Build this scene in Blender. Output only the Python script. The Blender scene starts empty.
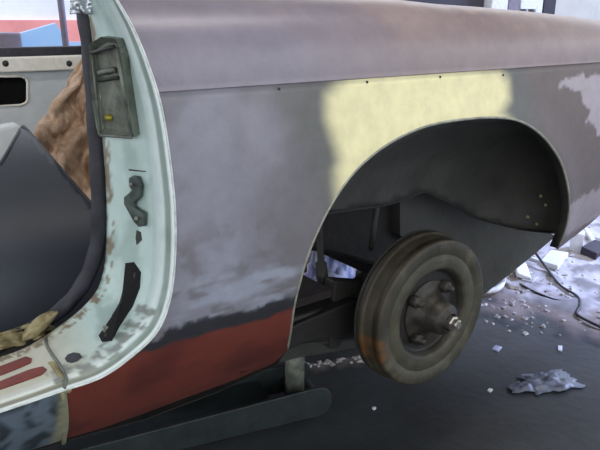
import bpy, bmesh, math, random
from mathutils import Vector, Matrix, noise
from mathutils.geometry import delaunay_2d_cdt
from mathutils.bvhtree import BVHTree
random.seed(7)
sc = bpy.context.scene
# ------------------------------------------------------------------ camera
F = 630.0; TH = math.radians(17.9); PH = math.radians(53.6); ZC = 0.85
D = 0.66                                   # distance of the car's side skin from the camera
cam = bpy.data.cameras.new('camera'); cam.sensor_width = 36; cam.lens = F/600*36
cam.clip_start = 0.02; cam.clip_end = 200
co = bpy.data.objects.new('camera', cam); sc.collection.objects.link(co)
fh = Vector((math.cos(PH), math.sin(PH), 0)); rt = Vector((math.sin(PH), -math.cos(PH), 0)); up0 = Vector((0, 0, 1))
fw = fh*math.cos(TH) - up0*math.sin(TH); upv = fh*math.sin(TH) + up0*math.cos(TH)
m = Matrix((rt, upv, -fw)).transposed().to_4x4(); m.translation = Vector((0, 0, ZC))
co.matrix_world = m; sc.camera = co
# ------------------------------------------------------------------ world, sun, exposure
w = bpy.data.worlds.new('sky'); sc.world = w; w.use_nodes = True
bg = w.node_tree.nodes['Background']; bg.inputs[0].default_value = (0.92, 0.94, 1.0, 1); bg.inputs[1].default_value = 1.35
sun = bpy.data.lights.new('sun', 'SUN'); sun.energy = 4.2; sun.angle = math.radians(5); sun.color = (0.44, 0.56, 1.0)
so = bpy.data.objects.new('sun', sun); sc.collection.objects.link(so)
so.rotation_euler = Vector((1.0, -0.28, 0.72)).to_track_quat('Z', 'Y').to_euler(); so.location = (6, -2, 6)
tl = bpy.data.lights.new('fill_lamp', 'AREA'); tl.shape = 'RECTANGLE'; tl.size = 1.5; tl.size_y = 0.3; tl.energy = 12; tl.color = (1.0, 0.93, 0.88)  # unseen lamp, added to brighten the near side of the car
to = bpy.data.objects.new('fill_lamp', tl); sc.collection.objects.link(to); to.location = (0.9, 0.3, 2.7)
sc.view_settings.view_transform = 'Standard'; sc.view_settings.look = 'None'; sc.view_settings.gamma = 1
sc.view_settings.use_curve_mapping = False; sc.view_settings.exposure = 0.75

# ------------------------------------------------------------------ helpers
def ray(x, y): return fw*F + rt*(x-300) + upv*(225-y)
def P(x, y, Y):
    r = ray(x, y); return r*(Y/r.y) + Vector((0, 0, ZC))
def PX(x, y, X):
    r = ray(x, y); return r*(X/r.x) + Vector((0, 0, ZC))
def PZ(x, y, z=0.0):
    r = ray(x, y); return r*((z-ZC)/r.z) + Vector((0, 0, ZC))
def s2l(c):
    return tuple(((v/255)/12.92 if v/255 <= .04045 else ((v/255+.055)/1.055)**2.4) for v in c)
def mat(name, rgb, rough=0.6, metal=0.0, var=0.25, scale=12.0, bump=0.15, rgb2=None, attr=False, bscale=60.0, spec=0.5, thr=None, alpha=None):
    m = bpy.data.materials.new(name); m.use_nodes = True; nt = m.node_tree; N = nt.nodes; L = nt.links
    b = N['Principled BSDF']; b.inputs['Roughness'].default_value = rough; b.inputs['Metallic'].default_value = metal
    b.inputs['Specular IOR Level'].default_value = spec
    tc = N.new('ShaderNodeTexCoord'); no = N.new('ShaderNodeTexNoise'); no.inputs['Scale'].default_value = scale
    no.inputs['Detail'].default_value = 6; no.inputs['Roughness'].default_value = .65
    L.new(tc.outputs['Object'], no.inputs['Vector'])
    if attr:
        ca = N.new('ShaderNodeAttribute'); ca.attribute_name = 'Col'
        mr = N.new('ShaderNodeMapRange'); mr.inputs[3].default_value = 1-var; mr.inputs[4].default_value = 1+var
        mr.inputs[1].default_value = .3; mr.inputs[2].default_value = .7
        L.new(no.outputs[0], mr.inputs[0])
        mx = N.new('ShaderNodeVectorMath'); mx.operation = 'SCALE'; L.new(ca.outputs['Color'], mx.inputs[0]); L.new(mr.outputs[0], mx.inputs[3])
        L.new(mx.outputs[0], b.inputs['Base Color'])
        L.new(ca.outputs['Alpha'], b.inputs['Roughness'])
    else:
        cr = N.new('ShaderNodeValToRGB'); a = s2l(rgb)
        c2 = s2l(rgb2) if rgb2 else tuple(v*(1-var)**2 for v in a)
        lo, hi = thr if thr else (.35, .62)
        cr.color_ramp.elements[0].position = lo; cr.color_ramp.elements[1].position = hi
        cr.color_ramp.elements[0].color = (*c2, 1); cr.color_ramp.elements[1].color = (*a, 1)
        L.new(no.outputs[0], cr.inputs[0]); L.new(cr.outputs[0], b.inputs['Base Color'])
    if bump:
        n2 = N.new('ShaderNodeTexNoise'); n2.inputs['Scale'].default_value = bscale; n2.inputs['Detail'].default_value = 5
        L.new(tc.outputs['Object'], n2.inputs['Vector'])
        bp = N.new('ShaderNodeBump'); bp.inputs['Strength'].default_value = bump; bp.inputs['Distance'].default_value = .004
        L.new(n2.outputs[0], bp.inputs['Height']); L.new(bp.outputs[0], b.inputs['Normal'])
    return m
def build(name, verts, faces, material, parent=None, smooth=True, cols=None, solid=0.0, merge=False, offset=0.0):
    me = bpy.data.meshes.new(name); me.from_pydata([tuple(v) for v in verts], [], faces); me.update()
    if merge:
        b = bmesh.new(); b.from_mesh(me); bmesh.ops.remove_doubles(b, verts=b.verts, dist=1e-5); b.to_mesh(me); b.free()
    if cols:
        a = me.color_attributes.new('Col', 'FLOAT_COLOR', 'POINT')
        for i, c in enumerate(cols): a.data[i].color = c
    me.materials.append(material)
    for p in me.polygons: p.use_smooth = smooth
    o = bpy.data.objects.new(name, me); sc.collection.objects.link(o)
    if parent:
        o.parent = parent; o.matrix_parent_inverse = Matrix.Translation(-wloc(parent))
    if solid:
        s = o.modifiers.new('solid', 'SOLIDIFY'); s.thickness = solid; s.offset = offset
    return o
def wloc(o):
    v = o.location.copy()
    if o.parent: v = v*1.0 if o.type == 'EMPTY' else v
    return v
def empty(name, loc=(0, 0, 0)):
    o = bpy.data.objects.new(name, None); o.location = loc; o.empty_display_size = .05; sc.collection.objects.link(o); return o
def tag(o, label, cat, group=None, kind=None):
    o['label'] = label; o['category'] = cat
    if group: o['group'] = group
    if kind: o['kind'] = kind
    return o
def rebase(o):
    """move a one-mesh thing's origin to the middle of its base"""
    vs = [v.co for v in o.data.vertices]
    c = Vector((sum(v.x for v in vs)/len(vs), sum(v.y for v in vs)/len(vs), min(v.z for v in vs)))
    o.data.transform(Matrix.Translation(-c)); o.location = o.location + c; return o
class MB:
    def __init__(s): s.v = []; s.f = []
    def add(s, v, f):
        n = len(s.v); s.v += [Vector(a) for a in v]; s.f += [tuple(i+n for i in q) for q in f]; return s
    def hexa(s, p):   # 8 points: bottom ring 0-3, top ring 4-7
        return s.add(p, [(0,3,2,1),(4,5,6,7),(0,1,5,4),(1,2,6,5),(2,3,7,6),(3,0,4,7)])
    def box(s, x0, x1, y0, y1, z0, z1):
        return s.hexa([(x0,y0,z0),(x1,y0,z0),(x1,y1,z0),(x0,y1,z0),(x0,y0,z1),(x1,y0,z1),(x1,y1,z1),(x0,y1,z1)])
    def tube(s, pts, r, n=10, cap=True, flat=None):
        pts = [Vector(p) for p in pts]; R = r if isinstance(r, (list, tuple)) else [r]*len(pts)
        v = []; up = None
        for i, p in enumerate(pts):
            t = (pts[min(i+1, len(pts)-1)] - pts[max(i-1, 0)]).normalized()
            if up is None:
                up = Vector((0, 0, 1)) if abs(t.z) < .9 else Vector((1, 0, 0))
            a = (up - t*up.dot(t)).normalized(); up = a; b = t.cross(a)
            for k in range(n):
                q = 2*math.pi*k/n; v.append(p + a*R[i]*math.cos(q) + b*R[i]*math.sin(q))
        f = []
        for i in range(len(pts)-1):
            for k in range(n):
                k2 = (k+1) % n; f.append((i*n+k, i*n+k2, (i+1)*n+k2, (i+1)*n+k))
        if cap:
            f.append(tuple(range(n-1, -1, -1))); f.append(tuple((len(pts)-1)*n+k for k in range(n)))
        return s.add(v, f)
    def lathe(s, prof, c, ax=Vector((0, 1, 0)), n=64):   # prof: (radius, distance along the axis)
        c = Vector(c); ax = Vector(ax).normalized(); a = ax.orthogonal().normalized(); b = ax.cross(a)
        v = [c + ax*h + (a*math.cos(2*math.pi*k/n) + b*math.sin(2*math.pi*k/n))*max(r, 1e-5) for r, h in prof for k in range(n)]
        f = [(i*n+k, i*n+(k+1) % n, (i+1)*n+(k+1) % n, (i+1)*n+k) for i in range(len(prof)-1) for k in range(n)]
        return s.add(v, f)
    def prism(s, pts, d):   # polygon extruded along d
        pts = [Vector(p) for p in pts]; d = Vector(d); n = len(pts)
        return s.add(pts + [p+d for p in pts], [tuple(range(n-1, -1, -1)), tuple(range(n, 2*n))] + [(i, (i+1) % n, (i+1) % n+n, i+n) for i in range(n)])
    def build(s, name, material, parent=None, smooth=False, solid=0.0, bevel=0.0, cols=None):
        o = build(name, s.v, s.f, material, parent, smooth, cols, solid)
        b = bmesh.new(); b.from_mesh(o.data); bmesh.ops.recalc_face_normals(b, faces=b.faces); b.to_mesh(o.data); b.free()
        if bevel:
            q = o.modifiers.new('bevel', 'BEVEL'); q.width = bevel; q.segments = 2; q.limit_method = 'ANGLE'
        return o
def catmull(pts, n):
    pts = [Vector(p) for p in pts]; out = []; k = len(pts)-1
    for i in range(n+1):
        t = i/n*k; j = min(int(t), k-1); u = t-j
        p0, p1, p2, p3 = pts[max(j-1, 0)], pts[j], pts[j+1], pts[min(j+2, k)]
        out.append(.5*((2*p1) + (p2-p0)*u + (2*p0-5*p1+4*p2-p3)*u*u + (3*p1-p0-3*p2+p3)*u*u*u))
    return out
def inside(p, poly):
    c = False; n = len(poly); x, y = p[0], p[1]
    for i in range(n):
        x1, y1 = poly[i][0], poly[i][1]; x2, y2 = poly[i-1][0], poly[i-1][1]
        if (y1 > y) != (y2 > y) and x < (x2-x1)*(y-y1)/(y2-y1)+x1: c = not c
    return c
def pdist(p, poly, closed=True):
    best = 1e9; n = len(poly)
    for i in range(0 if closed else 1, n):
        ax, ay = poly[i-1][0], poly[i-1][1]; bx, by = poly[i][0]-ax, poly[i][1]-ay
        t = max(0, min(1, ((p[0]-ax)*bx+(p[1]-ay)*by)/max(bx*bx+by*by, 1e-12)))
        d = math.hypot(p[0]-ax-t*bx, p[1]-ay-t*by); best = min(best, d)
    return best
def sd(p, poly): d = pdist(p, poly); return d if inside(p, poly) else -d
def sst(a, b, x):
    t = max(0, min(1, (x-a)/(b-a))); return t*t*(3-2*t)
def sheet(outline, holes, step):
    """triangulated flat sheet (2D) with inner grid points"""
    def dens(poly):
        r = []
        for i in range(len(poly)):
            a = Vector(poly[i][:2]); b = Vector(poly[(i+1) % len(poly)][:2]); k = max(1, round((b-a).length/step))
            r += [a.lerp(b, j/k) for j in range(k)]
        return r
    pts = []; edges = []
    o = dens(outline); rings = [o] + [dens(h) for h in holes]
    for r in rings:
        s = len(pts); pts += r; edges += [(s+i, s+(i+1) % len(r)) for i in range(len(r))]
    x0 = min(p[0] for p in o); x1 = max(p[0] for p in o); y0 = min(p[1] for p in o); y1 = max(p[1] for p in o)
    ny = int((y1-y0)/step)
    for j in range(1, ny):
        y = y0+j*step; x = x0+step*(.5 if j % 2 else 1)
        xs = []
        while x < x1:
            xs.append(x); x += step
        for x in xs:
            p = (x, y)
            if not inside(p, o) or any(inside(p, h) for h in rings[1:]): continue
            if min(pdist(p, r) for r in rings) < step*.5: continue
            pts.append(Vector(p))
    res = delaunay_2d_cdt([Vector(p) for p in pts], edges, [], 0, 1e-7)
    V = res[0]; T = []
    for t in res[2]:
        c = sum((V[i] for i in t), Vector((0, 0)))/len(t)
        if inside(c, o) and not any(inside(c, h) for h in rings[1:]): T.append(tuple(t))
    return V, T
def nz(x, y, s, o=0.0): return noise.fractal(Vector((x*s+o, y*s+o*1.7, o)), 1.0, 2.0, 4)
def mixc(a, b, t): return tuple(a[i]*(1-t)+b[i]*t for i in range(3))

# ------------------------------------------------------------------ materials
M = {}
M['paint'] = mat('primer_paint', (0,0,0), attr=True, var=.10, scale=35, bump=.06, bscale=180)
M['mint'] = mat('mint_jamb_paint', (0,0,0), attr=True, var=.06, scale=40, bump=.10, bscale=120)
M['lip'] = mat('pale_lip_edge', (165,165,150), .5, .2, .25, 60, .1)
M['rubber'] = mat('black_rubber', (44,45,54), .55, 0, .3, 40, .15)
M['dark_metal'] = mat('dark_oily_metal', (66,66,62), .55, .3, .4, 30, .3)
M['striker'] = mat('grey_green_metal', (118,124,112), .5, .25, .35, 40, .3, rgb2=(78,82,74))  # lightened to take in the flare around the striker plate
M['latch'] = mat('grey_green_latch_metal', (84,98,92), .45, .3, .35, 60, .3)
M['brass'] = mat('brass', (170,160,60), .4, .5, .2)
M['undercoat'] = mat('black_undercoat', (26,25,24), .7, 0, .4, 25, .5)
M['liner'] = mat('dusty_wheelhouse_metal', (58,59,53), .7, .05, .4, 9, .35, rgb2=(40,41,36))
M['liner_dark'] = mat('dark_wheelhouse_metal', (52,50,46), .7, .05, .4, 14, .35)
M['under'] = mat('dusty_grey_underbody', (60,62,57), .75, 0, .3, 8, .3)
M['rust'] = mat('rusty_drum_iron', (0,0,0), .6, .2, .35, 16, .35, attr=True, bscale=90)
M['hubm'] = mat('oily_hub_iron', (60,57,50), .5, .3, .4, 60, .4)
M['shiny'] = mat('bright_worn_steel', (190,185,175), .3, .8, .4, 200, .6)
M['red_primer'] = mat('red_oxide_paint', (128,50,38), .6, 0, .2, 40, .2)
M['hole'] = mat('opening_shade', (12,12,13), .9, 0, .2, 20, 0)  # black that stands in for the shade inside openings
M['floorpan'] = mat('dark_brown_floor_pan', (34,27,27), .8, 0, .4, 12, .4)
M['grey_panel'] = mat('satin_dark_grey_primer', (62,68,76), .5, 0, .1, 6, .03, spec=.4)
M['far_inner'] = mat('pale_grey_inner_panel', (216,222,222), .6, 0, .15, 8, .1, rgb2=(196,204,205))  # base colour lifted to take in the flare over the cabin
M['cream'] = mat('cream_strip', (240,237,224), .5, 0, .1, 30, .1)  # raised towards white, flare brightness included
M['brown_cloth'] = mat('brown_cloth', (200,174,148), .9, 0, .3, 30, .4, rgb2=(158,130,106))  # cloth lightened, with the haze of the flare in its colour
M['rag'] = mat('yellowish_rag', (170,160,120), .9, 0, .2, 30, .3, rgb2=(130,118,84))
M['foil'] = mat('silvery_foil', (215,220,225), .25, .7, .1, 60, .3)
M['floor'] = mat('oily_concrete', (62,66,68), .62, 0, .3, 3.5, .5, rgb2=(40,43,45), bscale=35)
M['dirt'] = mat('pale_dust', (205,200,198), .9, 0, .3, 14, .8, rgb2=(140,128,122), bscale=60)
M['rubble'] = mat('pale_rubble', (200,198,198), .9, 0, .3, 30, .5, rgb2=(120,112,108))
M['white'] = mat('white_scrap', (225,228,235), .6, 0, .1, 20, .2)
M['plastic'] = mat('pale_blue_plastic_film', (150,160,180), .35, 0, .35, 50, .4)
M['plastic'].node_tree.nodes['Principled BSDF'].inputs['Transmission Weight'].default_value = .55
M['bluebag'] = mat('blue_white_plastic', (215,218,232), .5, 0, .3, 9, .3, rgb2=(80,94,150))  # made brighter to stand in for daylight beyond the car
M['jack'] = mat('dark_teal_painted_steel', (42,52,52), .5, .2, .3, 20, .3, rgb2=(28,33,33))
M['wall'] = mat('whitewashed_wall', (225,228,235), .9, 0, .08, 2, .2)
M['redwall'] = mat('red_painted_dado', (232,150,140), .8, 0, .1, 3, .2)  # red washed out to salmon, glare put into the colour
M['bluewall'] = mat('pale_blue_wall', (180,205,235), .9, 0, .08, 2, .2)
M['skyblue'] = mat('pale_blue_board', (150,190,218), .6, 0, .15, 3, .1, rgb2=(172,198,212))
M['darkbox'] = mat('grey_brown_box', (128,120,132), .7, 0, .2, 5, .1)
M['roof'] = mat('roof_sheet', (120,120,120), .8, 0, .2, 3, .1)
M['shutter'] = mat('dark_shutter', (52,46,58), .7, 0, .2, 3, .1)

# ------------------------------------------------------------------ setting
def struct(o): o['kind'] = 'structure'; return o
mb = MB()
# floor as a fine grid near the car so that it is a little uneven
def floor_h(x, y): return 0.0
M['floor'] = mat('oily_concrete_with_dust', (0,0,0), attr=True, var=.28, scale=9, bump=.45, bscale=40)
def axis(a, b, f0, f1, st):
    r = [a+(f0-a)*i/8 for i in range(8)]; k = int((f1-f0)/st); r += [f0+st*i for i in range(k+1)]; return r+[r[-1]+(b-r[-1])*i/8 for i in range(1, 9)]
fx = axis(-6, 14, .1, 4.6, .02); fy = axis(-5, 9, .3, 2.9, .02)
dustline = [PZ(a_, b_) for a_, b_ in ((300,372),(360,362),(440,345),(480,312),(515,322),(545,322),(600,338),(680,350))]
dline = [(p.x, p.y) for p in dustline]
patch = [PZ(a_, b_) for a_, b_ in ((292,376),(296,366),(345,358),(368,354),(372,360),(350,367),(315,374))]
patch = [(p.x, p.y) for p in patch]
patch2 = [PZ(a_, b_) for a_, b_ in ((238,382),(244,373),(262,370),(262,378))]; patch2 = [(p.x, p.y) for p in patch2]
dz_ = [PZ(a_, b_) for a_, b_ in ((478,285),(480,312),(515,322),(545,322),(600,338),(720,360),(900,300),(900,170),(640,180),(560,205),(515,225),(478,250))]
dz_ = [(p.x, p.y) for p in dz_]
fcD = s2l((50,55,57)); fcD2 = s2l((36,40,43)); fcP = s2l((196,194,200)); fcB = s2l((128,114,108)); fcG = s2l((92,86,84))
fvs = []; fcs = []
for y in fy:
    for x in fx:
        n1 = noise.fractal(Vector((x*2.3, y*2.3, 1)), 1, 2, 4); n2 = noise.fractal(Vector((x*9, y*9, 4)), 1, 2, 4); n3 = noise.noise(Vector((x*30, y*30, 2)))
        c = tuple(fcD[i]*(1-sst(-.3, .4, n1))+fcD2[i]*sst(-.3, .4, n1) for i in range(3)); h = 0.0; z = 0.0
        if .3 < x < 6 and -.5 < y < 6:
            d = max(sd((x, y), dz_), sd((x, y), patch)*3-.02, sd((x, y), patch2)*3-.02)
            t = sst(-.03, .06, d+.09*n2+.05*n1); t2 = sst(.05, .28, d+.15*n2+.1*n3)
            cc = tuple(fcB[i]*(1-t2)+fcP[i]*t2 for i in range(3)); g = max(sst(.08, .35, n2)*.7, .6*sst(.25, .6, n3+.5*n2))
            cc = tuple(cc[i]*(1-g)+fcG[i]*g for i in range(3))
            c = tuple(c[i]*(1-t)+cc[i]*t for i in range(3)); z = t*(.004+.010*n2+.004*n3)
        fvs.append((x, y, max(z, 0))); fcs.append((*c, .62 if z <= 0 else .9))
nf = len(fx)
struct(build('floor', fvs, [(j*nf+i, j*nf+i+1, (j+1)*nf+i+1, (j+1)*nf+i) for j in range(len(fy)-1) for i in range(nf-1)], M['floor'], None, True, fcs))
struct(MB().box(-6, 5.45, -2.6, 3.1, 2.9, 3.0).build('ceiling', M['roof']))
struct(MB().box(-6, 14, 6.0, 6.15, 0, 3.2).build('wall_back', M['wall']))
struct(MB().box(12, 12.15, -5, 6, 0, 3.2).build('wall_right', M['bluewall']))
struct(MB().box(-5.8, 5.0, 5.97, 6.0, 0, P(40, 20, 5.97).z).build('trim_1', M['redwall']))

# ------------------------------------------------------------------ car body
car = empty('car_body', (1.0, 1.3, 0.0))
tag(car, 'stripped car body in patchy grey, cream and red primer, rear wheel off', 'car')
CZ = -.0745                                 # height of the crease below the camera
def S(x, h):
    """depth of the side skin for a point at x, height h relative to the camera"""
    y = D + .5*(h+.19)**2
    if h < -.34: y += 1.6*(h+.34)**2
    return y
def onS(px, py, off=0.0):
    Y = D
    for _ in range(6):
        q = P(px, py, Y); Y = S(q.x, q.z-ZC)+off
    return P(px, py, Y)
def xz(pts): return [(lambda q: (q.x, q.z-ZC))(onS(*p)) for p in pts]
R0 = [(90,-45),(112,-8),(134,30),(151,72),(162,110),(170,160),(175,210),(175,260),(170,300),(157,332),(130,358),(100,378),(62,391),(30,402),(0,412),(-30,422),(-80,440)]
RI = [(78,-45),(84,-8),(90,30),(95,72),(99,110),(103,160),(106,210),(106,250),(103,272),(97,290),(84,306),(70,318),(45,336),(22,349),(0,357),(-30,368),(-80,388)]
R0d = catmull([(*p, 0) for p in R0], 160); RId = catmull([(*p, 0) for p in RI], 160)
arch = [(286,348),(289,328),(292,305),(298,280),(305,256),(315,231),(327,207),(341,185),(358,165),(380,147),(405,133),(430,124),(460,119),(490,117),(515,120),(535,131),(550,147),(560,165),(566,188),(567,210),(563,230),(556,248)]
archd = catmull([(*p, 0) for p in arch], 90)
left = [p for p in R0d if p.y > 92 and p.x > 66]
left = [(p.x, p.y) for p in left]
bottomred = [(65,391),(66,441),(105,432),(144,420),(180,405),(220,391),(240,384),(262,374),(277,364)]
out = xz(bottomred) + xz([(p.x, p.y) for p in archd]) + xz([(575,236),(600,215)])
lastx = out[-1][0]; lasth = out[-1][1]
out += [(lastx+.12, lasth+.035), (lastx+.30, lasth+.06), (lastx+.30, CZ)]
lft = xz(left)
crL = xz([(158.5,92.0)])[0]
out += [(crL[0]+.001, CZ)] + lft
V, T = sheet(out, [], .0045)
archxz = xz([(p.x, p.y) for p in archd])
# colour zones drawn on the skin
def Z(pts): return xz(pts)
cream = Z([(326,96),(338,84),(362,72),(400,68),(460,68),(500,70),(508,82),(508,98),(497,112),(520,135),(520,200),(420,220),(335,200),(335,172),(340,160),(334,140),(326,118)])
halo = Z([(290,84),(300,82),(330,76),(512,66),(530,90),(535,130),(520,220),(330,260),(318,180),(300,140),(286,110)])
bare = Z([(562,78),(598,74),(640,70),(640,135),(598,134),(586,122),(590,112),(583,104),(575,92),(560,86)])
bare2 = Z([(566,205),(600,188),(640,170),(640,205),(600,216),(560,238)])
scr1 = Z([(180,298),(205,282),(238,268),(262,262),(290,268),(296,290),(280,300),(240,304),(200,318),(176,322)])
scr2 = Z([(205,248),(240,240),(236,262),(208,278)])
redline = Z([(100,361),(148,352),(170,344),(190,338),(230,328),(262,320),(292,305)])
blackline = Z([(120,350),(158,338),(175,326),(215,316),(260,306),(296,291)])
lightz = Z([(235,110),(262,104),(285,130),(280,160),(250,165)])
def lineh(x, ln):
    if x <= ln[0][0]: return ln[0][1]
    for i in range(1, len(ln)):
        if x <= ln[i][0]:
            t = (x-ln[i-1][0])/(ln[i][0]-ln[i-1][0]); return ln[i-1][1]*(1-t)+ln[i][1]*t
    return ln[-1][1]
cGrey = s2l((134,134,144)); cMid = s2l((108,106,109)); cHalo = s2l((96,98,94)); cBrown = s2l((106,97,94))
cCream = s2l((232,226,176)); cBare = s2l((178,170,178)); cBlack = s2l((38,40,44)); cRed = s2l((108,52,42)); cUp = s2l((138,124,125))
cScr = s2l((150,156,168)); cEdge = s2l((176,178,172))
xg = Z([(300,150)])[0][0]
xr = Z([(520,120)])[0][0]
def skincol(x, h):
    n1 = nz(x, h, 9); n2 = nz(x, h, 28, 3.1); n3 = nz(x, h, 70, 5.3)
    c = mixc(cGrey, cMid, sst(xg-.14, xg+.02, x+.03*n1))
    c = mixc(c, cMid, .6*sst(.0, .5, n1)*sst(-.3, -.2, h))
    c = mixc(c, cBrown, sst(xr-.05, xr+.05, x))
    rough = .5
    p = (x, h)
    if x < xg+.6:
        c = mixc(c, s2l((142,142,152)), .6*sst(-.03, .03, sd(p, lightz)+.012*n1))
        c = mixc(c, cHalo, .85*sst(-.03, .02, sd(p, halo)+.006*n1))
    # burnishing low down, in streaks
    if x < .75 and h < -.2:
        st = nz(x*.35, h*1.6, 40, 2.2)
        c = mixc(c, cMid, .7*sst(-.22, -.27, h+.02*n1)*sst(-.1, .3, n2))
        c = mixc(c, cScr, .85*sst(-.012, .012, sd(p, scr1)+.012*n2+.02*st)*sst(-.35, .25, st+.1))
        c = mixc(c, cScr, .6*sst(-.01, .01, sd(p, scr2)+.02*n2))
    c = mixc(c, cCream, sst(-.018, .016, sd(p, cream)+.004*n1))
    if x > .9:
        c = mixc(c, cBare, .85*sst(-.002, .004, sd(p, bare)+.010*n2+.006*n3))
        c = mixc(c, cBare, .6*sst(-.004, .006, sd(p, bare2)+.012*n2+.012*n3))
    if h < -.2 and x < .75:
        b = lineh(x, blackline); r = lineh(x, redline)
        tb = sst(.004, -.003, h-b+.006*n2+.005*n3)
        c = mixc(c, cBlack, tb*(.95))
        tr = sst(.003, -.003, h-r+.004*n2+.003*n3)
        c = mixc(c, mixc(cRed, s2l((88,42,36)), sst(0, .5, n1)), tr)
        if tr > .5: rough = .55
    # chipped paler edge along the jamb flange
    return (*c, rough)
vs = []; cs = []
for v in V:
    x, h = v.x, v.y; y = S(x, h)
    da = pdist((x, h), archxz, False) if x > .38 else 1
    y -= .006*math.exp(-(da/.03)**2)
    if h > CZ-.006: y += .0035*sst(CZ-.006, CZ, h)
    vs.append((x, y, h+ZC)); cs.append(skincol(x, h))
q = build('quarter_panel', vs, T, M['paint'], car, True, cs)
# rolled edge of the arch, in a paler colour than the skin
arch3 = [Vector((x, S(x, h)-.0045, h+ZC)) for x, h in archxz]
MB().tube(arch3, .0025, 8).build('arch_lip', M['lip'], car, True)
# flange turned in behind the lip
fv = []; n = len(arch3)
ctr = sum(arch3, Vector())/n
for k, (dy, dr) in enumerate([(0, 0), (.006, -.002), (.020, -.001), (.022, .010)]):
    for p in arch3:
        d = (p-ctr); d.y = 0; d.normalize(); fv.append(p + Vector((0, dy, 0)) + d*dr)
ff = [(k*n+i, k*n+i+1, (k+1)*n+i+1, (k+1)*n+i) for k in range(3) for i in range(n-1)]
build('arch_flange', fv, ff, M['liner'], car)

# upper fender: swept over from the crease to the deck
top_px = [(150,-12),(300,-8),(400,-3),(440,2),(480,5),(510,8),(540,11),(570,15),(590,18),(600,23)]
tops = [(lambda q: (q.x, q.z-ZC))(P(a, b, D+.10)) for a, b in top_px]
tops = [(-.2, .034)] + [(a, b) for a, b in tops] + [(tops[-1][0]+.12, tops[-1][1]-.03), (tops[-1][0]+.3, tops[-1][1]-.06)]
xe = lastx+.30
xl = [(lambda q: (q.x, q.z-ZC))(P(p.x, p.y, D)) for p in R0d if p.y < 96 and p.y > -44]   # rising index = going down
def xleft(h):
    for i in range(1, len(xl)):
        if h >= xl[i][1]:
            t = (h-xl[i][1])/max(xl[i-1][1]-xl[i][1], 1e-6); t = min(t, 1.0); return xl[i][0]*(1-t)+xl[i-1][0]*t
    return xl[-1][0]
NU = 240; prof = [(0.0, .0022, -.0012), (0.004, -.0030, 0), (.03, -.0030, 0)]
NS = 34; uv = []; uc = []
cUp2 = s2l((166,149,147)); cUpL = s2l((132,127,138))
for i in range(NU+1):
    for j in range(NS+1):
        t = j/NS
        # rough x to get top height
        x = .3+(xe-.3)*i/NU; ht = lineh(x, tops)
        if j < 2: h = CZ-.0015*(1-j); y = S(x, CZ)+.003-.0045*j
        elif t < .85:
            a = (j-2)/(NS*.85-2)*math.pi/2
            H = ht-CZ; h = CZ+.0005+H*(math.sin(a)**1.0)*.97; y = S(x, CZ)-.0012+.105*(1-math.cos(a))**1.15
        else:
            a = (t-.85)/.15; h = ht-.03*(ht-CZ)+.003*a; y = S(x, CZ)+.104+.10*a
        xL = xleft(h)+.0005
        if h > 0.0 or t > .8: xL = xleft(h)+.35*max(0, y-D-.03)
        xx = xL+(xe-xL)*i/NU
        uv.append((xx, y, h+ZC))
        n1 = nz(xx, h+y, 6, 1.2); n2 = nz(xx, h+y, 30, 9)
        c = mixc(cUpL, cUp, sst(.45, .8, xx+.1*n1)); c = mixc(c, cUp2, .8*sst(.2, .9, t+.3*n1)*sst(.35, .8, xx))  # paler towards the rolled top: light falling there is painted in
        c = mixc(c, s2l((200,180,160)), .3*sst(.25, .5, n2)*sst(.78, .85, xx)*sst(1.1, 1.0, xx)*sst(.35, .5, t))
        uc.append((*c, .34))
uf = [(i*(NS+1)+j, (i+1)*(NS+1)+j, (i+1)*(NS+1)+j+1, i*(NS+1)+j+1) for i in range(NU) for j in range(NS)]
build('upper_fender', uv, uf, M['paint'], car, True, uc)
# small screw heads under the crease
for a, b in ((279,89),(367,82),(503,75),(440,77)):
    p = onS(a, b); MB().lathe([(0, -.0018), (.0016, -.0014), (.0019, 0)], (p.x, p.y, p.z), n=8).build('screw', M['dark_metal'], car, True)
# boot deck, tail and far side so that the body is a body
tz = ZC+tops[-1][1]
zt = ZC+.008
MB().add([(.665, D+.20, zt-.004), (xe, D+.20, tz-.0), (xe, 1.95, tz), (.665, 1.95, zt-.004)], [(0,1,2,3)]).build('boot_deck', M['undercoat'], car, solid=.004)
th = ZC+out[out.index((lastx+.30, lasth+.06))][1]
MB().prism([(xe-.01, D+.02, th), (xe-.01, 2.05, th), (xe-.01, 2.05, tz-.01), (xe-.01, D+.08, tz-.01), (xe-.01, D+.004, ZC+CZ)], (.01, 0, 0)).build('tail_panel', M['liner'], car)

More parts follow.
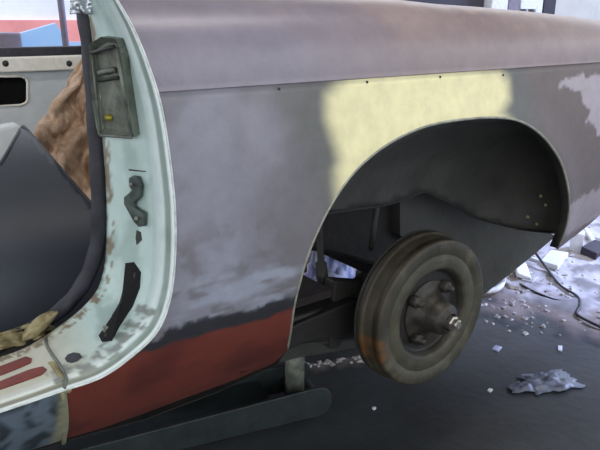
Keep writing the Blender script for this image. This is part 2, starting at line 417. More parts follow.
# door jamb: lofted from the outer flange to the inner edge
prof = [(0, .6590), (.025, .6565), (.055, .6570), (.075, .6640), (.11, .6665), (.13, .6690), (.20, .6700), (.26, .6800), (.31, .6960), (.36, .7020), (.62, .735), (.90, .768), (.96, .772), (1.0, .786)]
prof0 = prof; prof = []
for k in range(len(prof0)-1):
    m_ = max(1, round((prof0[k+1][0]-prof0[k][0])/.035))
    prof += [(prof0[k][0]+(prof0[k+1][0]-prof0[k][0])*j/m_, prof0[k][1]+(prof0[k+1][1]-prof0[k][1])*j/m_) for j in range(m_)]
prof.append(prof0[-1])
jv = []; jc = []; nR = len(R0d)
cM = s2l((188,210,204)); cM2 = s2l((160,184,176)); cChip = s2l((120,104,80)); cGrimeShade = s2l((96,102,92)); cWh = s2l((220,232,230)); cPale = s2l((196,196,178))
for k, (f, Y) in enumerate(prof):
    for i in range(nR):
        a, b = R0d[i], RId[i]; p = P(a.x*(1-f)+b.x*f, a.y*(1-f)+b.y*f, Y); jv.append(p)
        n1 = nz(i*.04, f*1.5, 2.0, 1); n2 = nz(i*.16, f*6, 1.7, 4)
        c = mixc(cM, cM2, sst(-.1, .5, n1))
        c = mixc(c, cPale, sst(100, 125, i))
        if f < .06: c = mixc(c, cWh, .9)  # flange highlight painted near white
        if .07 < f < .14: c = mixc(c, cGrimeShade, .55)  # shade of the groove painted as a dark line
        if .14 < f < .3: c = mixc(c, cWh, .5)  # bright fold beside the groove painted paler
        if f > .88: c = mixc(c, cChip, .9*sst(.0, .25, n2+.08))
        if 84 < i < 124 and .15 < f < .42: c = mixc(c, cGrimeShade, .8*sst(-.2, .2, n2))  # brown-green grime at the lower corner
        jc.append((*c, .45))
jf = [(k*nR+i, k*nR+i+1, (k+1)*nR+i+1, (k+1)*nR+i) for k in range(len(prof)-1) for i in range(nR-1)]
# refine across by subdividing rows for colour detail
jamb = build('door_jamb', jv, jf, M['mint'], car, True, jc)
bvJ = BVHTree.FromPolygons(jv, jf)
def onJ(px, py, off=0.0):
    r = ray(px, py).normalized(); h = bvJ.ray_cast(Vector((0, 0, ZC)), r)
    if h[0] is None: return P(px, py, .74)
    nn = h[1] if h[1].dot(r) < 0 else -h[1]
    return h[0] + nn*off
def decal(name, pts, material, off=.0015, thick=.0, parent=car, rimup=0.0, dens=4, bevel=0.0):
    """a plate that follows the jamb surface; pts outline in picture coordinates projected on the jamb"""
    o = []
    for i in range(len(pts)):
        a = Vector(pts[i]); b = Vector(pts[(i+1) % len(pts)])
        for j in range(dens): o.append(a.lerp(b, j/dens))
    topv = [onJ(p.x, p.y, off) for p in o]; n = len(o); c = sum(topv, Vector())/n
    bot = [onJ(p.x, p.y, -.001) for p in o]
    ring = [t.lerp(c, .12) for t in topv]
    f = [(i, (i+1) % n, (i+1) % n+n, i+n) for i in range(n)] + [(i+n, (i+1) % n+n, (i+1) % n+2*n, i+2*n) for i in range(n)] + [(2*n+i, 2*n+(i+1) % n, 3*n) for i in range(n)]
    if rimup:
        nn = (onJ(o[0].x, o[0].y, 1)-onJ(o[0].x, o[0].y, 0))
        topv2 = [t+nn*rimup for t in topv]; return build(name, bot+topv2+ring+[c], f, material, parent, False)
    return build(name, bot+topv+ring+[c], f, material, parent, False)
# striker plate housing: a shallow metal tray with ribs
plate = decal('striker_plate', [(95,44),(108,36),(123,38),(128,52),(140,134),(133,137),(104,133),(99,100)], M['striker'], .002, rimup=.009)
def bar(name, a, b, r, material, off, parent, n=6):
    return MB().tube([onJ(*a, off), onJ(*b, off)], r, n).build(name, material, parent, True)
bar('plate_edge', (126,48), (139,134), .0022, M['striker'], .011, plate)
bar('plate_edge', (97,50), (104,132), .0018, M['striker'], .009, plate)
bar('plate_edge', (104,134), (138,136), .002, M['striker'], .009, plate)
bar('latch_bar', (99,52), (122,44), .0022, M['dark_metal'], .010, plate)
bar('latch_bar', (105,72), (121,68), .0032, M['striker'], .008, plate)
bar('latch_bar', (104,80), (124,76), .002, M['dark_metal'], .008, plate)
p = onJ(113, 117, .007); MB().lathe([(0, -.004), (.0035, -.003), (.005, .002)], p, Vector((1, .3, 0)), 10).build('brass_bolt', M['brass'], plate, True)
# latch hook, small hole, slot, oval plug, seam
hpts = [(133,177),(137,175),(141,176),(145,185),(144,196),(138,202),(138,206),(142,209),(148,212),(148,225),(143,226),(138,221),(133,212),(128,203),(128,196),(133,192),(136,189),(133,185)]
hv = [onJ(a, b, .001) for a, b in hpts]; hn = (onJ(136, 200, 1)-onJ(136, 200, 0)).normalized()
hk = MB().prism(hv, hn*.006).build('latch_bracket', M['latch'], car, bevel=.0012)
for a, b in ((138,183),(143,217)):
    p = onJ(a, b, .010); MB().lathe([(0, -.003), (.002, -.0025), (.0028, 0)], p, Vector((1, .35, 0)), 6).build('screw', M['shiny'], hk)
decal('drain_hole', [(137,230),(141,232),(142,240),(137,245),(136,238)], M['dark_metal'], .0008)  # flat dark patch painted for the shade in a small hole
opn = decal('jamb_opening', [(126,263),(134,262),(141,272),(140,288),(133,306),(120,326),(112,341),(102,342),(99,336),(110,324),(118,308),(124,292),(126,276)], M['hole'], .0012, dens=3)  # flat black patch painted as the shade inside the opening
MB().tube(catmull([onJ(a, b, .003) for a, b in ((137,272),(135,288),(128,306),(116,326),(106,338))], 24), .0018, 6).build('opening_trim', M['dark_metal'], opn, True)
MB().tube(catmull([onJ(a, b, .004) for a, b in ((127,290),(123,304),(115,318))], 12), .0026, 6).build('wiring', M['rubber'], opn, True)
p = onJ(107, 331, .004); MB().box(p.x-.003, p.x+.003, p.y-.004, p.y+.003, p.z-.003, p.z+.004).build('clip', M['shiny'], opn)
decal('oval_plug', [(65,359),(68,355),(74,353),(80,354),(82,357),(78,361),(72,363),(67,362)], M['rubber'], .0012)
for quad in ([(-40,377),(0,367),(26,357),(32,359),(31,363),(20,368),(0,376),(-40,388)], [(-40,392),(0,382),(30,370),(43,367),(47,370),(42,375),(20,383),(0,390),(-40,403)]):
    decal('sill_slot', quad, M['red_primer'], .0012)
MB().tube(catmull([onJ(a, b, .0005) for a, b in ((46,338),(47,346),(53,356),(60,366),(66,378),(64,388))], 20), .0022, 6).build('weld_seam', M['striker'], car, True)
decal('filler_smear', [(48,363),(54,362),(60,370),(64,378),(58,376)], M['rag'], .0015)
decal('slit', [(129,169),(146,171),(146,172),(129,170.5)], M['dark_metal'], .0006)

# front part of the sill skin, left of the seam
ro = xz([(-90,443),(-30,422),(0,412),(30,402),(62,391),(66,391),(67,441),(30,452),(-30,470),(-90,488)])
RV, RT = sheet(ro, [], .008)
cB1 = s2l((98,112,122)); cB2 = s2l((52,60,66)); cS = s2l((150,150,120))
rc = []
sx = xz([(62,410)])[0][0]
for v in RV:
    n1 = nz(v.x, v.y, 40, 6)
    c = mixc(cB1, cB2, sst(-.05, .2, n1)); c = mixc(c, cS, .8*sst(sx-.008, sx, v.x+.004*n1)); rc.append((*c, .45))
build('rocker_panel', [(v.x, S(v.x, v.y)-.0015, v.y+ZC) for v in RV], RT, M['paint'], car, True, rc)
p0 = onS(62, 391, -.003); p1 = onS(64, 443, -.003)
MB().tube([p0.lerp(p1, i/8)+Vector((.001*math.sin(i*2), 0, 0)) for i in range(9)], .0032, 7).build('weld_seam', mat('khaki_seam_filler', (150,148,118), .8, 0, .3, 60, .3), car, True)
MB().tube([onS(*q_, -.003) for q_ in ((60,390),(64,388),(69,390))], .0045, 7).build('weld_seam', M['rag'], car, True)
# outer bead of the jamb flange: its bright highlight line painted near white
MB().tube([P(a.x, a.y, .6575) for a in R0d[4:]], .0014, 6).build('flange_bead', mat('highlit_white_bead', (225,230,225), .4, .1, .2, 60, .1), car, True)
# sill inside box and underside
bb = [onS(a, b, .004) for a, b in ((-90,488),(67,441),(144,420),(220,391),(277,364),(287,350))]
uvv = bb + [Vector((p.x, p.y+.12, p.z+.02)) for p in bb]
build('sill_underside', uvv, [(i, i+1, i+7, i+6) for i in range(5)], M['undercoat'], car, False, solid=.003)
# end of the sill facing the wheel
e0 = [onS(a, b, .003) for a, b in ((297,284),(292,305),(289,328),(286,348),(277,364))]
build('sill_end', e0+[p+Vector((.01, .13, .0)) for p in e0], [(i, i+1, i+6, i+5) for i in range(4)], M['undercoat'], car, False, solid=.003)

# weatherstrip
ws = catmull([P(a, b, Y) for a, b, Y in ((82,-45,.79),(85,8,.79),(90,50,.79),(94,100,.79),(97,150,.79),(99,200,.79),(98,240,.795),(90,270,.80),(76,294,.81),(56,314,.82),(30,330,.83),(0,343,.84),(-40,358,.84))], 80)
wst = MB().tube(ws, [.0105+.0006*math.sin(i*.9) for i in range(81)], 12).build('weatherstrip', M['rubber'], car, True)
# inner sill / B pillar inner box
build('pillar_inner', [P(RId[i].x, RId[i].y, .786) for i in range(nR)]+[P(RId[i].x, RId[i].y, .786)+Vector((.05, .03, 0)) for i in range(nR)], [(i, i+1, i+1+nR, i+nR) for i in range(nR-1)], M['floorpan'], car, solid=.002)

# interior: floor pan, far side, rear bulkhead
MB().box(-.6, .66, .80, 1.98, ZC-.47, ZC-.455).build('floor_pan', M['floorpan'], car)
FY = 1.98
def X_(px, py, Y=FY): q = P(px, py, Y); return (q.x, q.z)
a = X_(0, 72); b = X_(96, 72)
hole = [X_(*q) for q in ((-8,76),(20,76),(25,78),(27,82),(27,100),(25,103),(20,105),(-8,106))]
fo = [(-.5, ZC-.46), (.95, ZC-.46), (.95, a[1]), (-.5, a[1])]
HV, HT = sheet(fo, [hole], .05)
far = build('far_side_panel', [(v.x, FY, v.y) for v in HV], HT, M['far_inner'], car, False, solid=.006)
MB().tube([(x, FY-.006, z) for x, z in hole+hole[:1]], .004, 6).build('hole_rim', M['cream'], far, True)
hb = [min(h[0] for h in hole), max(h[0] for h in hole), min(h[1] for h in hole), max(h[1] for h in hole)]
MB().box(hb[0]-.02, hb[1]+.02, FY+.05, FY+.06, hb[2]-.02, hb[3]+.02).build('backing_plate', M['hole'], far)  # black sheet added behind the hole to stand in for its shade
z1 = X_(50, 56)[1]; z0 = X_(50, 70)[1]
MB().box(-.5, .95, FY-.03, FY+.03, z0, z1).build('belt_rail', M['cream'], car, bevel=.004)
zz = X_(50, 47)[1]
MB().box(-.5, .95, FY+.03, FY+.06, z1-.005, zz).build('window_seal', M['rubber'], car, bevel=.004)
for px in (3, 66):
    x, z = X_(px, 63); MB().lathe([(0, -.004), (.006, -.003), (.009, 0)], (x, FY-.031, z), n=10).build('screw', M['dark_metal'], car, True)
MB().box(.665, .68, .90, FY, ZC-.46, ZC+.005).build('rear_bulkhead', M['floorpan'], car)
MB().box(.68, xe-.02, .90, FY, ZC-.30, ZC-.29).build('boot_shelf', M['undercoat'], car)
MB().box(-.5, xe, FY+.07, FY+.09, ZC-.45, zz-.02).build('far_side_skin', M['liner'], car)

# ------------------------------------------------------------------ wheel housing and underbody
AY = .90
# one pressed dish from the flange inwards, its wavy lower edge open to the underbody
lowp = [(556,247),(556,233),(520,229),(480,219),(462,210),(440,199),(424,192),(408,198),(385,205),(350,210),(322,214)]
ap = [(p.x, p.y) for p in archd]
apo = [(p.x, p.y) for p in archd if p.y < 246]; i0 = min(range(len(apo)), key=lambda i: abs(apo[i][1]-222) if apo[i][0] < 400 else 999)
cc_ = Vector((440, 200))
rim = [(lambda v: (v.x, v.y))(cc_+(Vector(p)-cc_)*1.012) for p in apo[i0:]]
WV, WT = sheet(rim+lowp, [], 7)
def dishY(x, y):
    d = pdist((x, y), rim, False); right = sst(400, 560, x)
    return D+.021+.12*(1-math.exp(-d/(22+10*right)))+.0006*d
wv = [P(v.x, v.y, dishY(v.x, v.y)) for v in WV]
build('wheelhouse', wv, WT, M['liner'], car, True, solid=.002)
lw3 = [P(a, b, dishY(a, b)-.001) for a, b in lowp[1:]]
MB().tube(catmull(lw3, 50), .0025, 6).build('wheelhouse_seam', M['undercoat'], car, True)
for a, b in ((537,224),(528,217),(546,205),(541,196)):
    p = P(a, b, dishY(a, b)-.001); MB().lathe([(0, -.003), (.003, -.002), (.004, .002)], p, n=8).build('rivet', M['rag'], car, True)
# boot floor side: profile in the side plane, runs across the car
bp_ = [(400,190),(470,195),(556,236),(530,258),(505,278),(486,293),(476,290),(440,262),(400,235)]
bw = [P(a, b, AY+.03) for a, b in bp_]
MB().prism(bw, (0, .95, 0)).build('boot_floor', M['under'], car)
# fuel tank and floor seen through the arch
tk = [P(a, b, AY+.06) for a, b in ((285,190),(400,180),(480,205),(440,262),(400,290),(372,266),(345,258),(300,249))]
MB().prism(tk, (0, .9, 0)).build('fuel_tank', M['undercoat'], car, bevel=.01)
# axle tube, spring, shock absorber, rails
dc = P(431, 309, .70)
ax = Vector((0, 1, 0))
MB().tube([dc+ax*.06, dc+ax*.12, dc+ax*.13], [.040, .036, .028], 20).build('hub_carrier', M['liner_dark'], car, True)
a0 = dc+ax*.11; MB().prism([a0+Vector(q_) for q_ in ((.03,0,.03),(.03,0,-.035),(-.10,0,-.045),(-.30,0,-.02),(-.30,0,.01),(-.10,0,.0),(-.03,0,.03))], (0, .05, 0)).build('trailing_arm', M['liner_dark'], car, bevel=.006)
def P3(*t): return P(*t)
for k, (a, b) in enumerate((((262,352),(440,318)), ((268,347),(430,316)), ((276,343),(420,314)))):
    p_, q_ = P(*a, .85+.0*k), P(*b, .85); mid = (p_+q_)/2-Vector((0, 0, .012))
    d = Vector((0, .055, 0)); u = Vector((0, 0, .007)); pts = catmull([p_, mid, q_], 10); L = MB()
    for i in range(10):
        A, B = pts[i], pts[i+1]; L.hexa([A, B, B+d, A+d, A+u, B+u, B+d+u, A+d+u])
    L.build('leaf_spring', M['under' if k == 0 else 'liner_dark'], car)
for t in (.35, .72):
    p_ = P(262, 352, .845).lerp(P(440, 318, .845), t); MB().box(p_.x-.012, p_.x+.012, p_.y-.006, p_.y+.07, p_.z-.02, p_.z+.03).build('spring_clamp', M['liner_dark'], car, bevel=.003)
MB().tube([P(319,222,.87), P(321,262,.87), P(321,263,.87), P(328,330,.87)], [.0065, .0065, .011, .011], 10).build('shock_absorber', M['liner_dark'], car, True)
MB().tube([P(378,200,.885), P(374,225,.885), P(371,250,.885)], .006, 10).build('tank_edge_line', M['under'], car, True)  # pale tube added to draw the light edge line of the tank
rl = [P(a, b, .80) for a, b in ((236,350),(355,300),(372,298),(372,330),(300,345),(240,375))]
MB().prism(rl, (0, .04, 0)).build('frame_rail', M['undercoat'], car, bevel=.004)
rl = [P(a, b, .95) for a, b in ((215,372),(250,350),(372,328),(380,345),(300,358),(262,368),(215,384))]
MB().prism(rl, (0, .05, 0)).build('cross_member', M['under'], car, bevel=.004)
p_ = P(362, 285, .80); q_ = P(372, 330, .80)
MB().prism([P(335,281,.82), P(368,283,.82), P(372,330,.82), P(352,334,.82), P(333,300,.82)], (0, .03, 0)).build('backing_bracket', M['liner_dark'], car, bevel=.004)

# ------------------------------------------------------------------ brake drum
dprof = [(.032, .016), (.055, .016), (.074, .017), (.079, .0165), (.0805, .015), (.0845, .004), (.086, .0025), (.089, .001), (.0905, .0004), (.110, 0), (.1125, .0012), (.114, .0012), (.116, -.0008), (.1355, -.001), (.1385, -.0004), (.1405, .0015), (.1410, .004), (.1412, .012), (.1395, .0135), (.1395, .018), (.1412, .0195), (.1415, .034), (.1425, .036), (.1445, .0375), (.146, .039), (.146, .048), (.1445, .0495), (.141, .051), (.1, .051), (.03, .051)]
dc = P(434, 314, .70)
db = MB().lathe(dprof, dc, ax, 96)
dcol = []
cI = s2l((57,57,45)); cI2 = s2l((78,78,62)); cRu = s2l((122,78,34)); cDk = s2l((33,32,29)); cBr = s2l((60,50,37))
for v in db.v:
    d = v-dc; r = math.hypot(d.x, d.z); n1 = nz(v.x+v.y, v.z, 22, 8); n2 = nz(v.x+v.y, v.z, 60, 2)
    c = mixc(cI, cI2, sst(-.2, .4, n1)); c = mixc(c, cBr, .7*sst(.05, .4, n2+.1))
    if r < .082: c = mixc(cDk, cBr, .3*sst(0, .5, n1))
    if .09 < r < .125: c = mixc(c, cI2, .4)  # highlight on the face ring painted as a lighter band
    if r > .137: c = mixc(c, cBr, .5)
    ang = math.atan2(d.z, d.x)
    if r > .125 and abs(abs(ang)-math.pi+.25) < .16 and d.z < 0: c = mixc(c, cRu, .5*sst(-.1, .3, n2+.15))
    dcol.append((*c, .55))
drum = db.build('brake_drum', M['rust'], car, True, cols=dcol)
hub = MB().lathe([(.060, .014), (.046, .010), (.038, .006), (.032, -.012), (.0285, -.030), (.026, -.032), (.018, -.034), (.0165, -.040), (.0155, -.0405)], dc, ax, 40).build('hub', M['hubm'], drum, True)
MB().lathe([(.0135, -.036), (.0135, -.047), (.011, -.049), (.0105, -.049), (.010, -.056), (.0085, -.0575), (0, -.0575)], dc, ax, 6).build('axle_nut', M['shiny'], hub)
for k in range(4):
    a_ = math.radians(52+90*k); c = dc+Vector((math.cos(a_)*.055, 0, math.sin(a_)*.055))
    st = MB().lathe([(.0115, .014), (.0115, .002), (.0095, -.001), (.006, -.001), (.006, -.010), (.0045, -.0115), (0, -.0115)], c, ax, 12).build('wheel_stud', M['hubm'], drum, True)
MB().lathe([(.10, .053), (.1465, .053), (.1465, .056), (.04, .065)], dc, ax, 60).build('backing_plate', M['liner_dark'], drum, True)

# ------------------------------------------------------------------ things in the cabin
def grid_thing(name, fn, nu, nv, material, solid=.003):
    vs = [fn(i/nu, j/nv) for j in range(nv+1) for i in range(nu+1)]
    fs = [(j*(nu+1)+i, j*(nu+1)+i+1, (j+1)*(nu+1)+i+1, (j+1)*(nu+1)+i) for j in range(nv) for i in range(nu)]
    return build(name, vs, fs, material, None, True, None, solid)
# loose dark grey panel leaning inside
po = [(-60,232),(-35,205),(-12,180),(0,165),(9,150),(18,134),(22,128),(27,130),(60,168),(93,206),(118,236),(140,270),(140,345),(60,360),(-60,372)]
def gpY(py): t = max(0, min(1, (py-128)/215)); return 1.26-.34*math.sin(t*math.pi/2)**.62
po = po[:5]+[(p.x, p.y) for p in catmull([(*q_, 0) for q_ in po[5:12]], 30)]+po[12:]
GV, GT = sheet(po, [], 5)
gp = build('loose_body_panel', [P(v.x, v.y, gpY(v.y)) for v in GV], GT, M['grey_panel'], None, True, solid=.004)
ge = MB().tube(catmull([P(a_, b_, gpY(b_)-.001) for a_, b_ in ((0,165),(9,150),(18,134),(22,128),(27,130),(60,168),(93,206),(118,236))], 60), .0035, 6).build('folded_edge', M['rubber'], None, True)
rebase(gp); ge.parent = gp; ge.matrix_parent_inverse = Matrix.Translation(-gp.location); tag(gp, 'large curved dark grey primed body panel leaning inside the cabin, pointed corner up', 'car panel')
# brown cloth hanging behind
q4 = [(82,58),(112,64),(125,250),(20,150)]
def cl(u, v):
    a = Vector(q4[0]).lerp(Vector(q4[1]), u); b = Vector((30, 138)).lerp(Vector((120, 235)), u); p = a.lerp(b, v)
    f = .03*math.sin(u*19+v*4+2*nz(u, v, 3))+.03*nz(u*1.0, v*.7, 6, 3)
    return P(p.x+4*nz(u, v, 4), p.y, 1.62-.25*v+f)
c = grid_thing('draped_cloth', cl, 40, 50, M['brown_cloth']); rebase(c)
tag(c, 'crumpled brown cloth hanging in the cabin behind the dark grey panel', 'cloth')
# pale curved thing at far left behind the grey panel
gb = MB().prism([P(a, b, 1.5) for a, b in ((-40,128),(0,128),(8,126),(20,124),(22,130),(12,160),(12,235),(-40,248))], (0, .05, 0)).build('pale_panel_offcut', M['far_inner'], bevel=.01)
rebase(gb); tag(gb, 'pale grey offcut at left edge behind the pointed corner of the dark panel', 'panel')
# yellowish rag on the sill
rg = empty('crumpled_rag', P(30, 345, .82)); tag(rg, 'crumpled yellowish rag lying on the inner edge of the door sill', 'rag')
def ragfn(u, v):
    px = -12+70*u; top = 335-26*u**1.5; bot = 352-14*u; w_ = 1-.75*max(0, u-.75)/.25
    py = bot+(top-bot)*v*w_
    return P(px, py, .80+.03*v+.016*nz(u, v, 5, 2)+.008*math.sin(u*22+v*5))
g = grid_thing('rag_cloth', ragfn, 30, 14, M['rag'], .0015); g.parent = rg; g.matrix_parent_inverse = Matrix.Translation(-rg.location)
def leaf(u, v):
    px = 22+36*u; cy = 338-26*u; w_ = 14*math.sin(math.pi*min(1, u*.9+.08))
    return P(px, cy+(v-.5)*w_*1.4, .79+.01*abs(v-.5)*2+.006*nz(u, v, 6, 7))
g = grid_thing('rag_fold', leaf, 20, 8, M['rag'], .001); g.parent = rg; g.matrix_parent_inverse = Matrix.Translation(-rg.location)
# silver foil on top of the pillar
def foil(u, v):
    return P(70+34*u, -1+15*v+3*nz(u, v, 6), .762+.012*nz(u, v, 9, 5))
g = grid_thing('foil_wrap', foil, 14, 8, M['foil'], .001); g.parent = car; g.matrix_parent_inverse = Matrix.Translation(-car.location)

# ------------------------------------------------------------------ trolley jack on the floor
def jx(px, py, z=.0): return PZ(px, py, z)
A = PZ(318, 402, .05); B = PZ(60, 462, .05)
jk = empty('trolley_jack', Vector(((A.x+B.x)/2, (A.y+B.y)/2, 0)))
tag(jk, 'long dark trolley jack lying on the floor under the sill', 'jack')
dj = (A-B); dj.z = 0; Lj = dj.length; dj.normalize(); sj = Vector((-dj.y, dj.x, 0))
def side(off):
    pts = []
    h0, h1 = .012, .085
    for t in range(9):
        a_ = -math.pi/2+math.pi*t/8; pts.append(A+dj*(math.cos(a_)*.035)+Vector((0, 0, (h0+h1)/2-A.z+math.sin(a_)*(h1-h0)/2)))
    pts += [B+Vector((0, 0, h1-.02-B.z)), B+Vector((0, 0, h0-B.z))]
    return MB().prism([p+sj*off for p in pts], sj*.008)
side(0).build('side_plate', M['jack'], jk, bevel=.002)
side(.12).build('side_plate', M['jack'], jk, bevel=.002)
for t in (.04, .5, .95):
    p = B.lerp(A, t); p.z = .035; MB().tube([p+sj*.008, p+sj*.12], .02, 16).build('roller', M['dark_metal'], jk, True)
p = A.copy(); p.z = .028; MB().tube([p+sj*.012, p+sj*.115], .026, 18).build('roller', M['dark_metal'], jk, True)
pp = A-dj*.03+sj*.064; pt = P(288, 366, pp.y)
MB().tube([Vector((pp.x, pp.y, .03)), Vector((pp.x+.0, pp.y, .16)), Vector((pp.x, pp.y, .165)), Vector((pp.x, pp.y, .30))], [.022, .022, .016, .016], 16).build('lifting_post', M['striker'], jk, True)
MB().lathe([(0, 0), (.04, 0), (.042, .012), (.03, .014), (0, .014)], (pp.x, pp.y, .30), Vector((0, 0, 1)), 20).build('saddle', M['dark_metal'], jk, True)
MB().hexa([B+sj*.01+Vector((0,0,.0)), A-dj*.1+sj*.01, A-dj*.1+sj*.12, B+sj*.12, B+sj*.01+Vector((0,0,.01)), A-dj*.1+sj*.01+Vector((0,0,.01)), A-dj*.1+sj*.12+Vector((0,0,.01)), B+sj*.12+Vector((0,0,.01))]).build('tray', M['jack'], jk)

# ------------------------------------------------------------------ floor litter
def crumple(name, px, py, sx, sy, hgt, material, seed, rot=0.0):
    c = PZ(px, py, 0); u0 = Vector((math.cos(rot), math.sin(rot), 0)); v0 = Vector((-math.sin(rot), math.cos(rot), 0))
    def fn(u, v):
        a, b = u-.5, v-.5; rr = 1+.35*nz(u, v, 3, seed)
        k = max(0, 1-(a*a+b*b)*3.2)
        return c+u0*a*sx*rr+v0*b*sy*rr+Vector((0, 0, .004+hgt*k*(.5+1.1*abs(nz(u, v, 4.5, seed+3)))))
    return rebase(grid_thing(name, fn, 16, 16, material, .0015))
o = crumple('plastic_wrapper', 550, 383, .13, .08, .018, M['plastic'], 3, -.35); tag(o, 'crumpled clear bluish plastic wrapper on the dark floor, larger of two, farther right', 'litter')
o = crumple('plastic_wrapper', 523, 389, .07, .035, .012, M['plastic'], 8, -.5); tag(o, 'small scrap of clear plastic just left of the bigger wrapper on the floor', 'litter')
o = crumple('plastic_bag', 335, 268, .42, .20, .10, M['bluebag'], 5, .6); tag(o, 'blue and white plastic bag on the floor seen past the shock absorber', 'bag')
o = crumple('paper_scrap', 370, 274, .07, .05, .06, M['rag'], 6, .2); tag(o, 'small cream paper scrap right of the blue and white bag', 'litter')
# rubble chips
rm = MB()
def chip(c, s, rnd):
    v = []
    for q_ in ((-1,-1,0),(1,-1,0),(1,1,0),(-1,1,0),(-.6,-.7,1),(.7,-.5,1),(.5,.6,1),(-.7,.5,1)):
        v.append(c+Vector((q_[0]*s*rnd.uniform(.5, 1.2), q_[1]*s*rnd.uniform(.5, 1.2), q_[2]*s*rnd.uniform(.3, .9))))
    return v
rnd = random.Random(4)
for i in range(900):
    px = rnd.uniform(480, 640); py = rnd.gauss(275, 26)
    if py < 225 or py > 335: continue
    rm.hexa(chip(PZ(px, py, 0), rnd.choice((.002, .003, .004, .006, .009)), rnd))
for i in range(70):
    px = rnd.uniform(295, 365); rm.hexa(chip(PZ(px, 368-(px-295)*.12+rnd.uniform(-3, 3), 0), rnd.uniform(.004, .010), rnd))
o = rm.build('loose_rubble', M['rubble']); tag(o, 'small chips of rubble scattered over the bright dusty floor', 'rubble', kind='stuff')
# larger scraps, each a thing
def slab(px, py, l, w_, h, rot, tilt, material, label, cat='scrap', name='scrap_piece'):
    c = PZ(px, py, 0); b = MB()
    b.hexa([(-l/2,-w_/2,0),(l/2,-w_*.4,0),(l*.45,w_/2,0),(-l*.4,w_*.45,0),(-l/2,-w_/2,h),(l/2,-w_*.4,h),(l*.45,w_/2,h),(-l*.4,w_*.45,h)])
    o = b.build(name, material, bevel=min(h*.2, .003)); o.rotation_euler = (tilt, 0, rot); o.location = c+Vector((0, 0, abs(math.sin(tilt))*w_/2)); return tag(o, label, cat)
slab(554, 262, .17, .07, .02, .3, 0, M['white'], 'pale flat block lying on the bright floor right of the long black cable', 'block', 'pale_block')
slab(536, 262, .16, .018, .014, 1.5, .0, M['white'], 'short white stick beside the upper end of the long black cable', 'stick', 'white_stick')
slab(521, 273, .16, .05, .015, .7, .2, M['white'], 'tilted white board scrap between the boot floor and the white stick', 'board', 'white_board')
slab(576, 250, .06, .05, .075, .4, 0, M['white'], 'small white box standing below the rear fender edge', 'box', 'white_box')
slab(592, 243, .30, .02, .02, .7, 0, M['white'], 'long thin white strip at the right edge of the picture', 'strip', 'white_strip')
slab(594, 254, .14, .07, .03, .1, .1, M['shutter'], 'dark brown lump of scrap right of the small white box', 'scrap', 'brown_lump')
slab(508, 286, .08, .03, .012, 1.2, .2, M['rubble'], 'small grey offcut beside the curved white pipe', 'offcut', 'grey_offcut')
slab(530, 281, .07, .04, .010, .2, 0, M['rubble'], 'flat grey fragment in front of the tilted white board scrap', 'fragment', 'grey_fragment')
slab(560, 349, .03, .012, .004, .5, 0, M['white'], 'tiny white chip on the dark floor near the dust edge', 'chip', 'white_chip')
slab(490, 391, .014, .010, .004, .2, 0, M['white'], 'tiny white chip on the dark floor left of the clear wrapper', 'chip', 'white_chip')
slab(374, 409, .010, .008, .004, .2, 0, M['white'], 'tiny white chip on the dark floor below the brake drum', 'chip', 'white_chip')
slab(497, 349, .03, .02, .004, .2, 0, M['bluebag'], 'small blue speck of plastic right of the brake drum', 'chip', 'blue_chip')
pts = catmull([PZ(a, b, z) for a, b, z in ((486,291,.02),(497,289,.02),(503,282,.03),(502,272,.07),(498,266,.09))], 20)
o = MB().tube(pts, .009, 8).build('curved_pipe', M['white'], None, True); tag(rebase(o), 'curved white pipe end rising beside the boot floor', 'pipe')
pts = catmull([PZ(a, b, z) for a, b, z in ((535,252,.05),(545,266,.02),(560,285,.008),(577,296,.008),(580,306,.008),(577,314,.008),(590,322,.008),(612,332,.008))], 50)
o = MB().tube(pts, .0045, 6).build('black_cable', M['rubber'], None, True); tag(rebase(o), 'thin black cable snaking over the bright dusty floor', 'cable')
pts = catmull([PZ(a, b, .006) for a, b in ((520,284),(535,292),(556,300),(575,302))], 30)
o = MB().tube(pts, .004, 6).build('black_cable', M['rubber'], None, True); tag(rebase(o), 'short dark cord lying left of the long black cable', 'cable')

# ------------------------------------------------------------------ beyond the car
def PYw(px, py, Y): return P(px, py, Y)
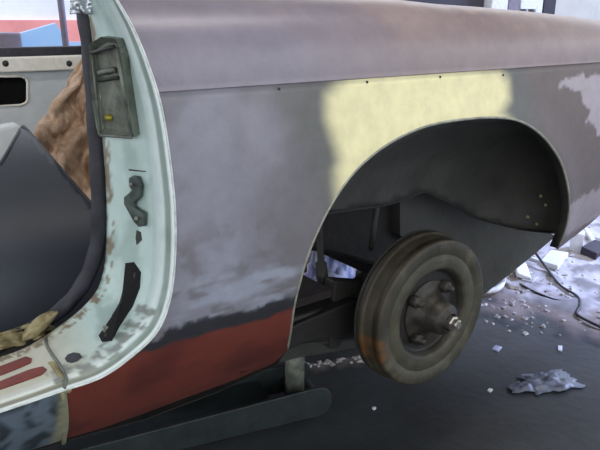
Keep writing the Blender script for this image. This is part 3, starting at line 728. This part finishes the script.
# top left: blue board, dark box and pole before the white and red wall
a = [P(x, y, 4.6) for x, y in ((21,52),(21,33),(56,23),(67,42),(90,42),(90,52))]
zb = 0
bpts = [Vector((p.x, p.y, p.z)) for p in a]; bpts[0].z = 0; bpts[5].z = 0
o = MB().prism(bpts, (0, .06, 0)).build('blue_board', M['skyblue']); tag(rebase(o), 'pale blue board with a sloping top standing beyond the car at top left', 'board')
p0 = P(-15, 33, 4.5); p1 = P(21, 33, 4.5)
MBo = MB().box(p0.x, p1.x, 4.5, 4.9, 0, p0.z); o = MBo.build('storage_box', M['darkbox'], bevel=.01); tag(rebase(o), 'grey brown box left of the pale blue board beyond the car', 'box')
p0 = P(64, 20, 4.4)
o = MB().tube([(p0.x, p0.y, 0), (p0.x-.01, p0.y, 1.2), (p0.x-.03, p0.y, 2.9)], .022, 10).build('yard_pole', M['darkbox'], None, True); tag(rebase(o), 'thin dark pole standing in front of the pale blue board', 'pole')
# top right: shutter, white cupboard, drums
def far_box(name, x0, x1, ytop, Y, dep, material, label, cat, z1=2.2):
    a_ = P(x0, 5, Y); b_ = P(x1, 5, Y)
    o = MB().box(a_.x, b_.x, Y, Y+dep, 0, z1).build(name, material, bevel=.01); tag(rebase(o), label, cat); return o
far_box('dark_cupboard', 375, 484, 0, 5.4, .5, M['shutter'], 'wide dark cupboard against the back wall above the fender', 'cupboard')
far_box('white_post', 492, 508, 0, 5.3, .3, M['white'], 'narrow white post right of the wide dark cupboard', 'post')
far_box('grey_locker', 509, 520, 0, 5.4, .3, M['darkbox'], 'narrow grey locker between two white posts in the background', 'locker')
far_box('white_cabinet', 521, 543, 0, 5.4, .3, M['white'], 'white cabinet behind two small dark pots in the background', 'cabinet')
far_box('brown_locker', 544, 556, 0, 5.4, .3, M['shutter'], 'narrow dark locker at the right end of the background row', 'locker')
for px, lab in ((524, 'left small silver pot standing before the white cabinet'), (532, 'right small silver pot standing before the white cabinet')):
    p = P(px, 9, 5.0); o = MB().lathe([(0, 0), (.05, 0), (.06, .04), (.06, p.z-.1), (.05, p.z), (0, p.z)], (p.x, p.y, 0), Vector((0, 0, 1)), 20).build('silver_pot', M['dark_metal'], None, True); tag(rebase(o), lab, 'pot')
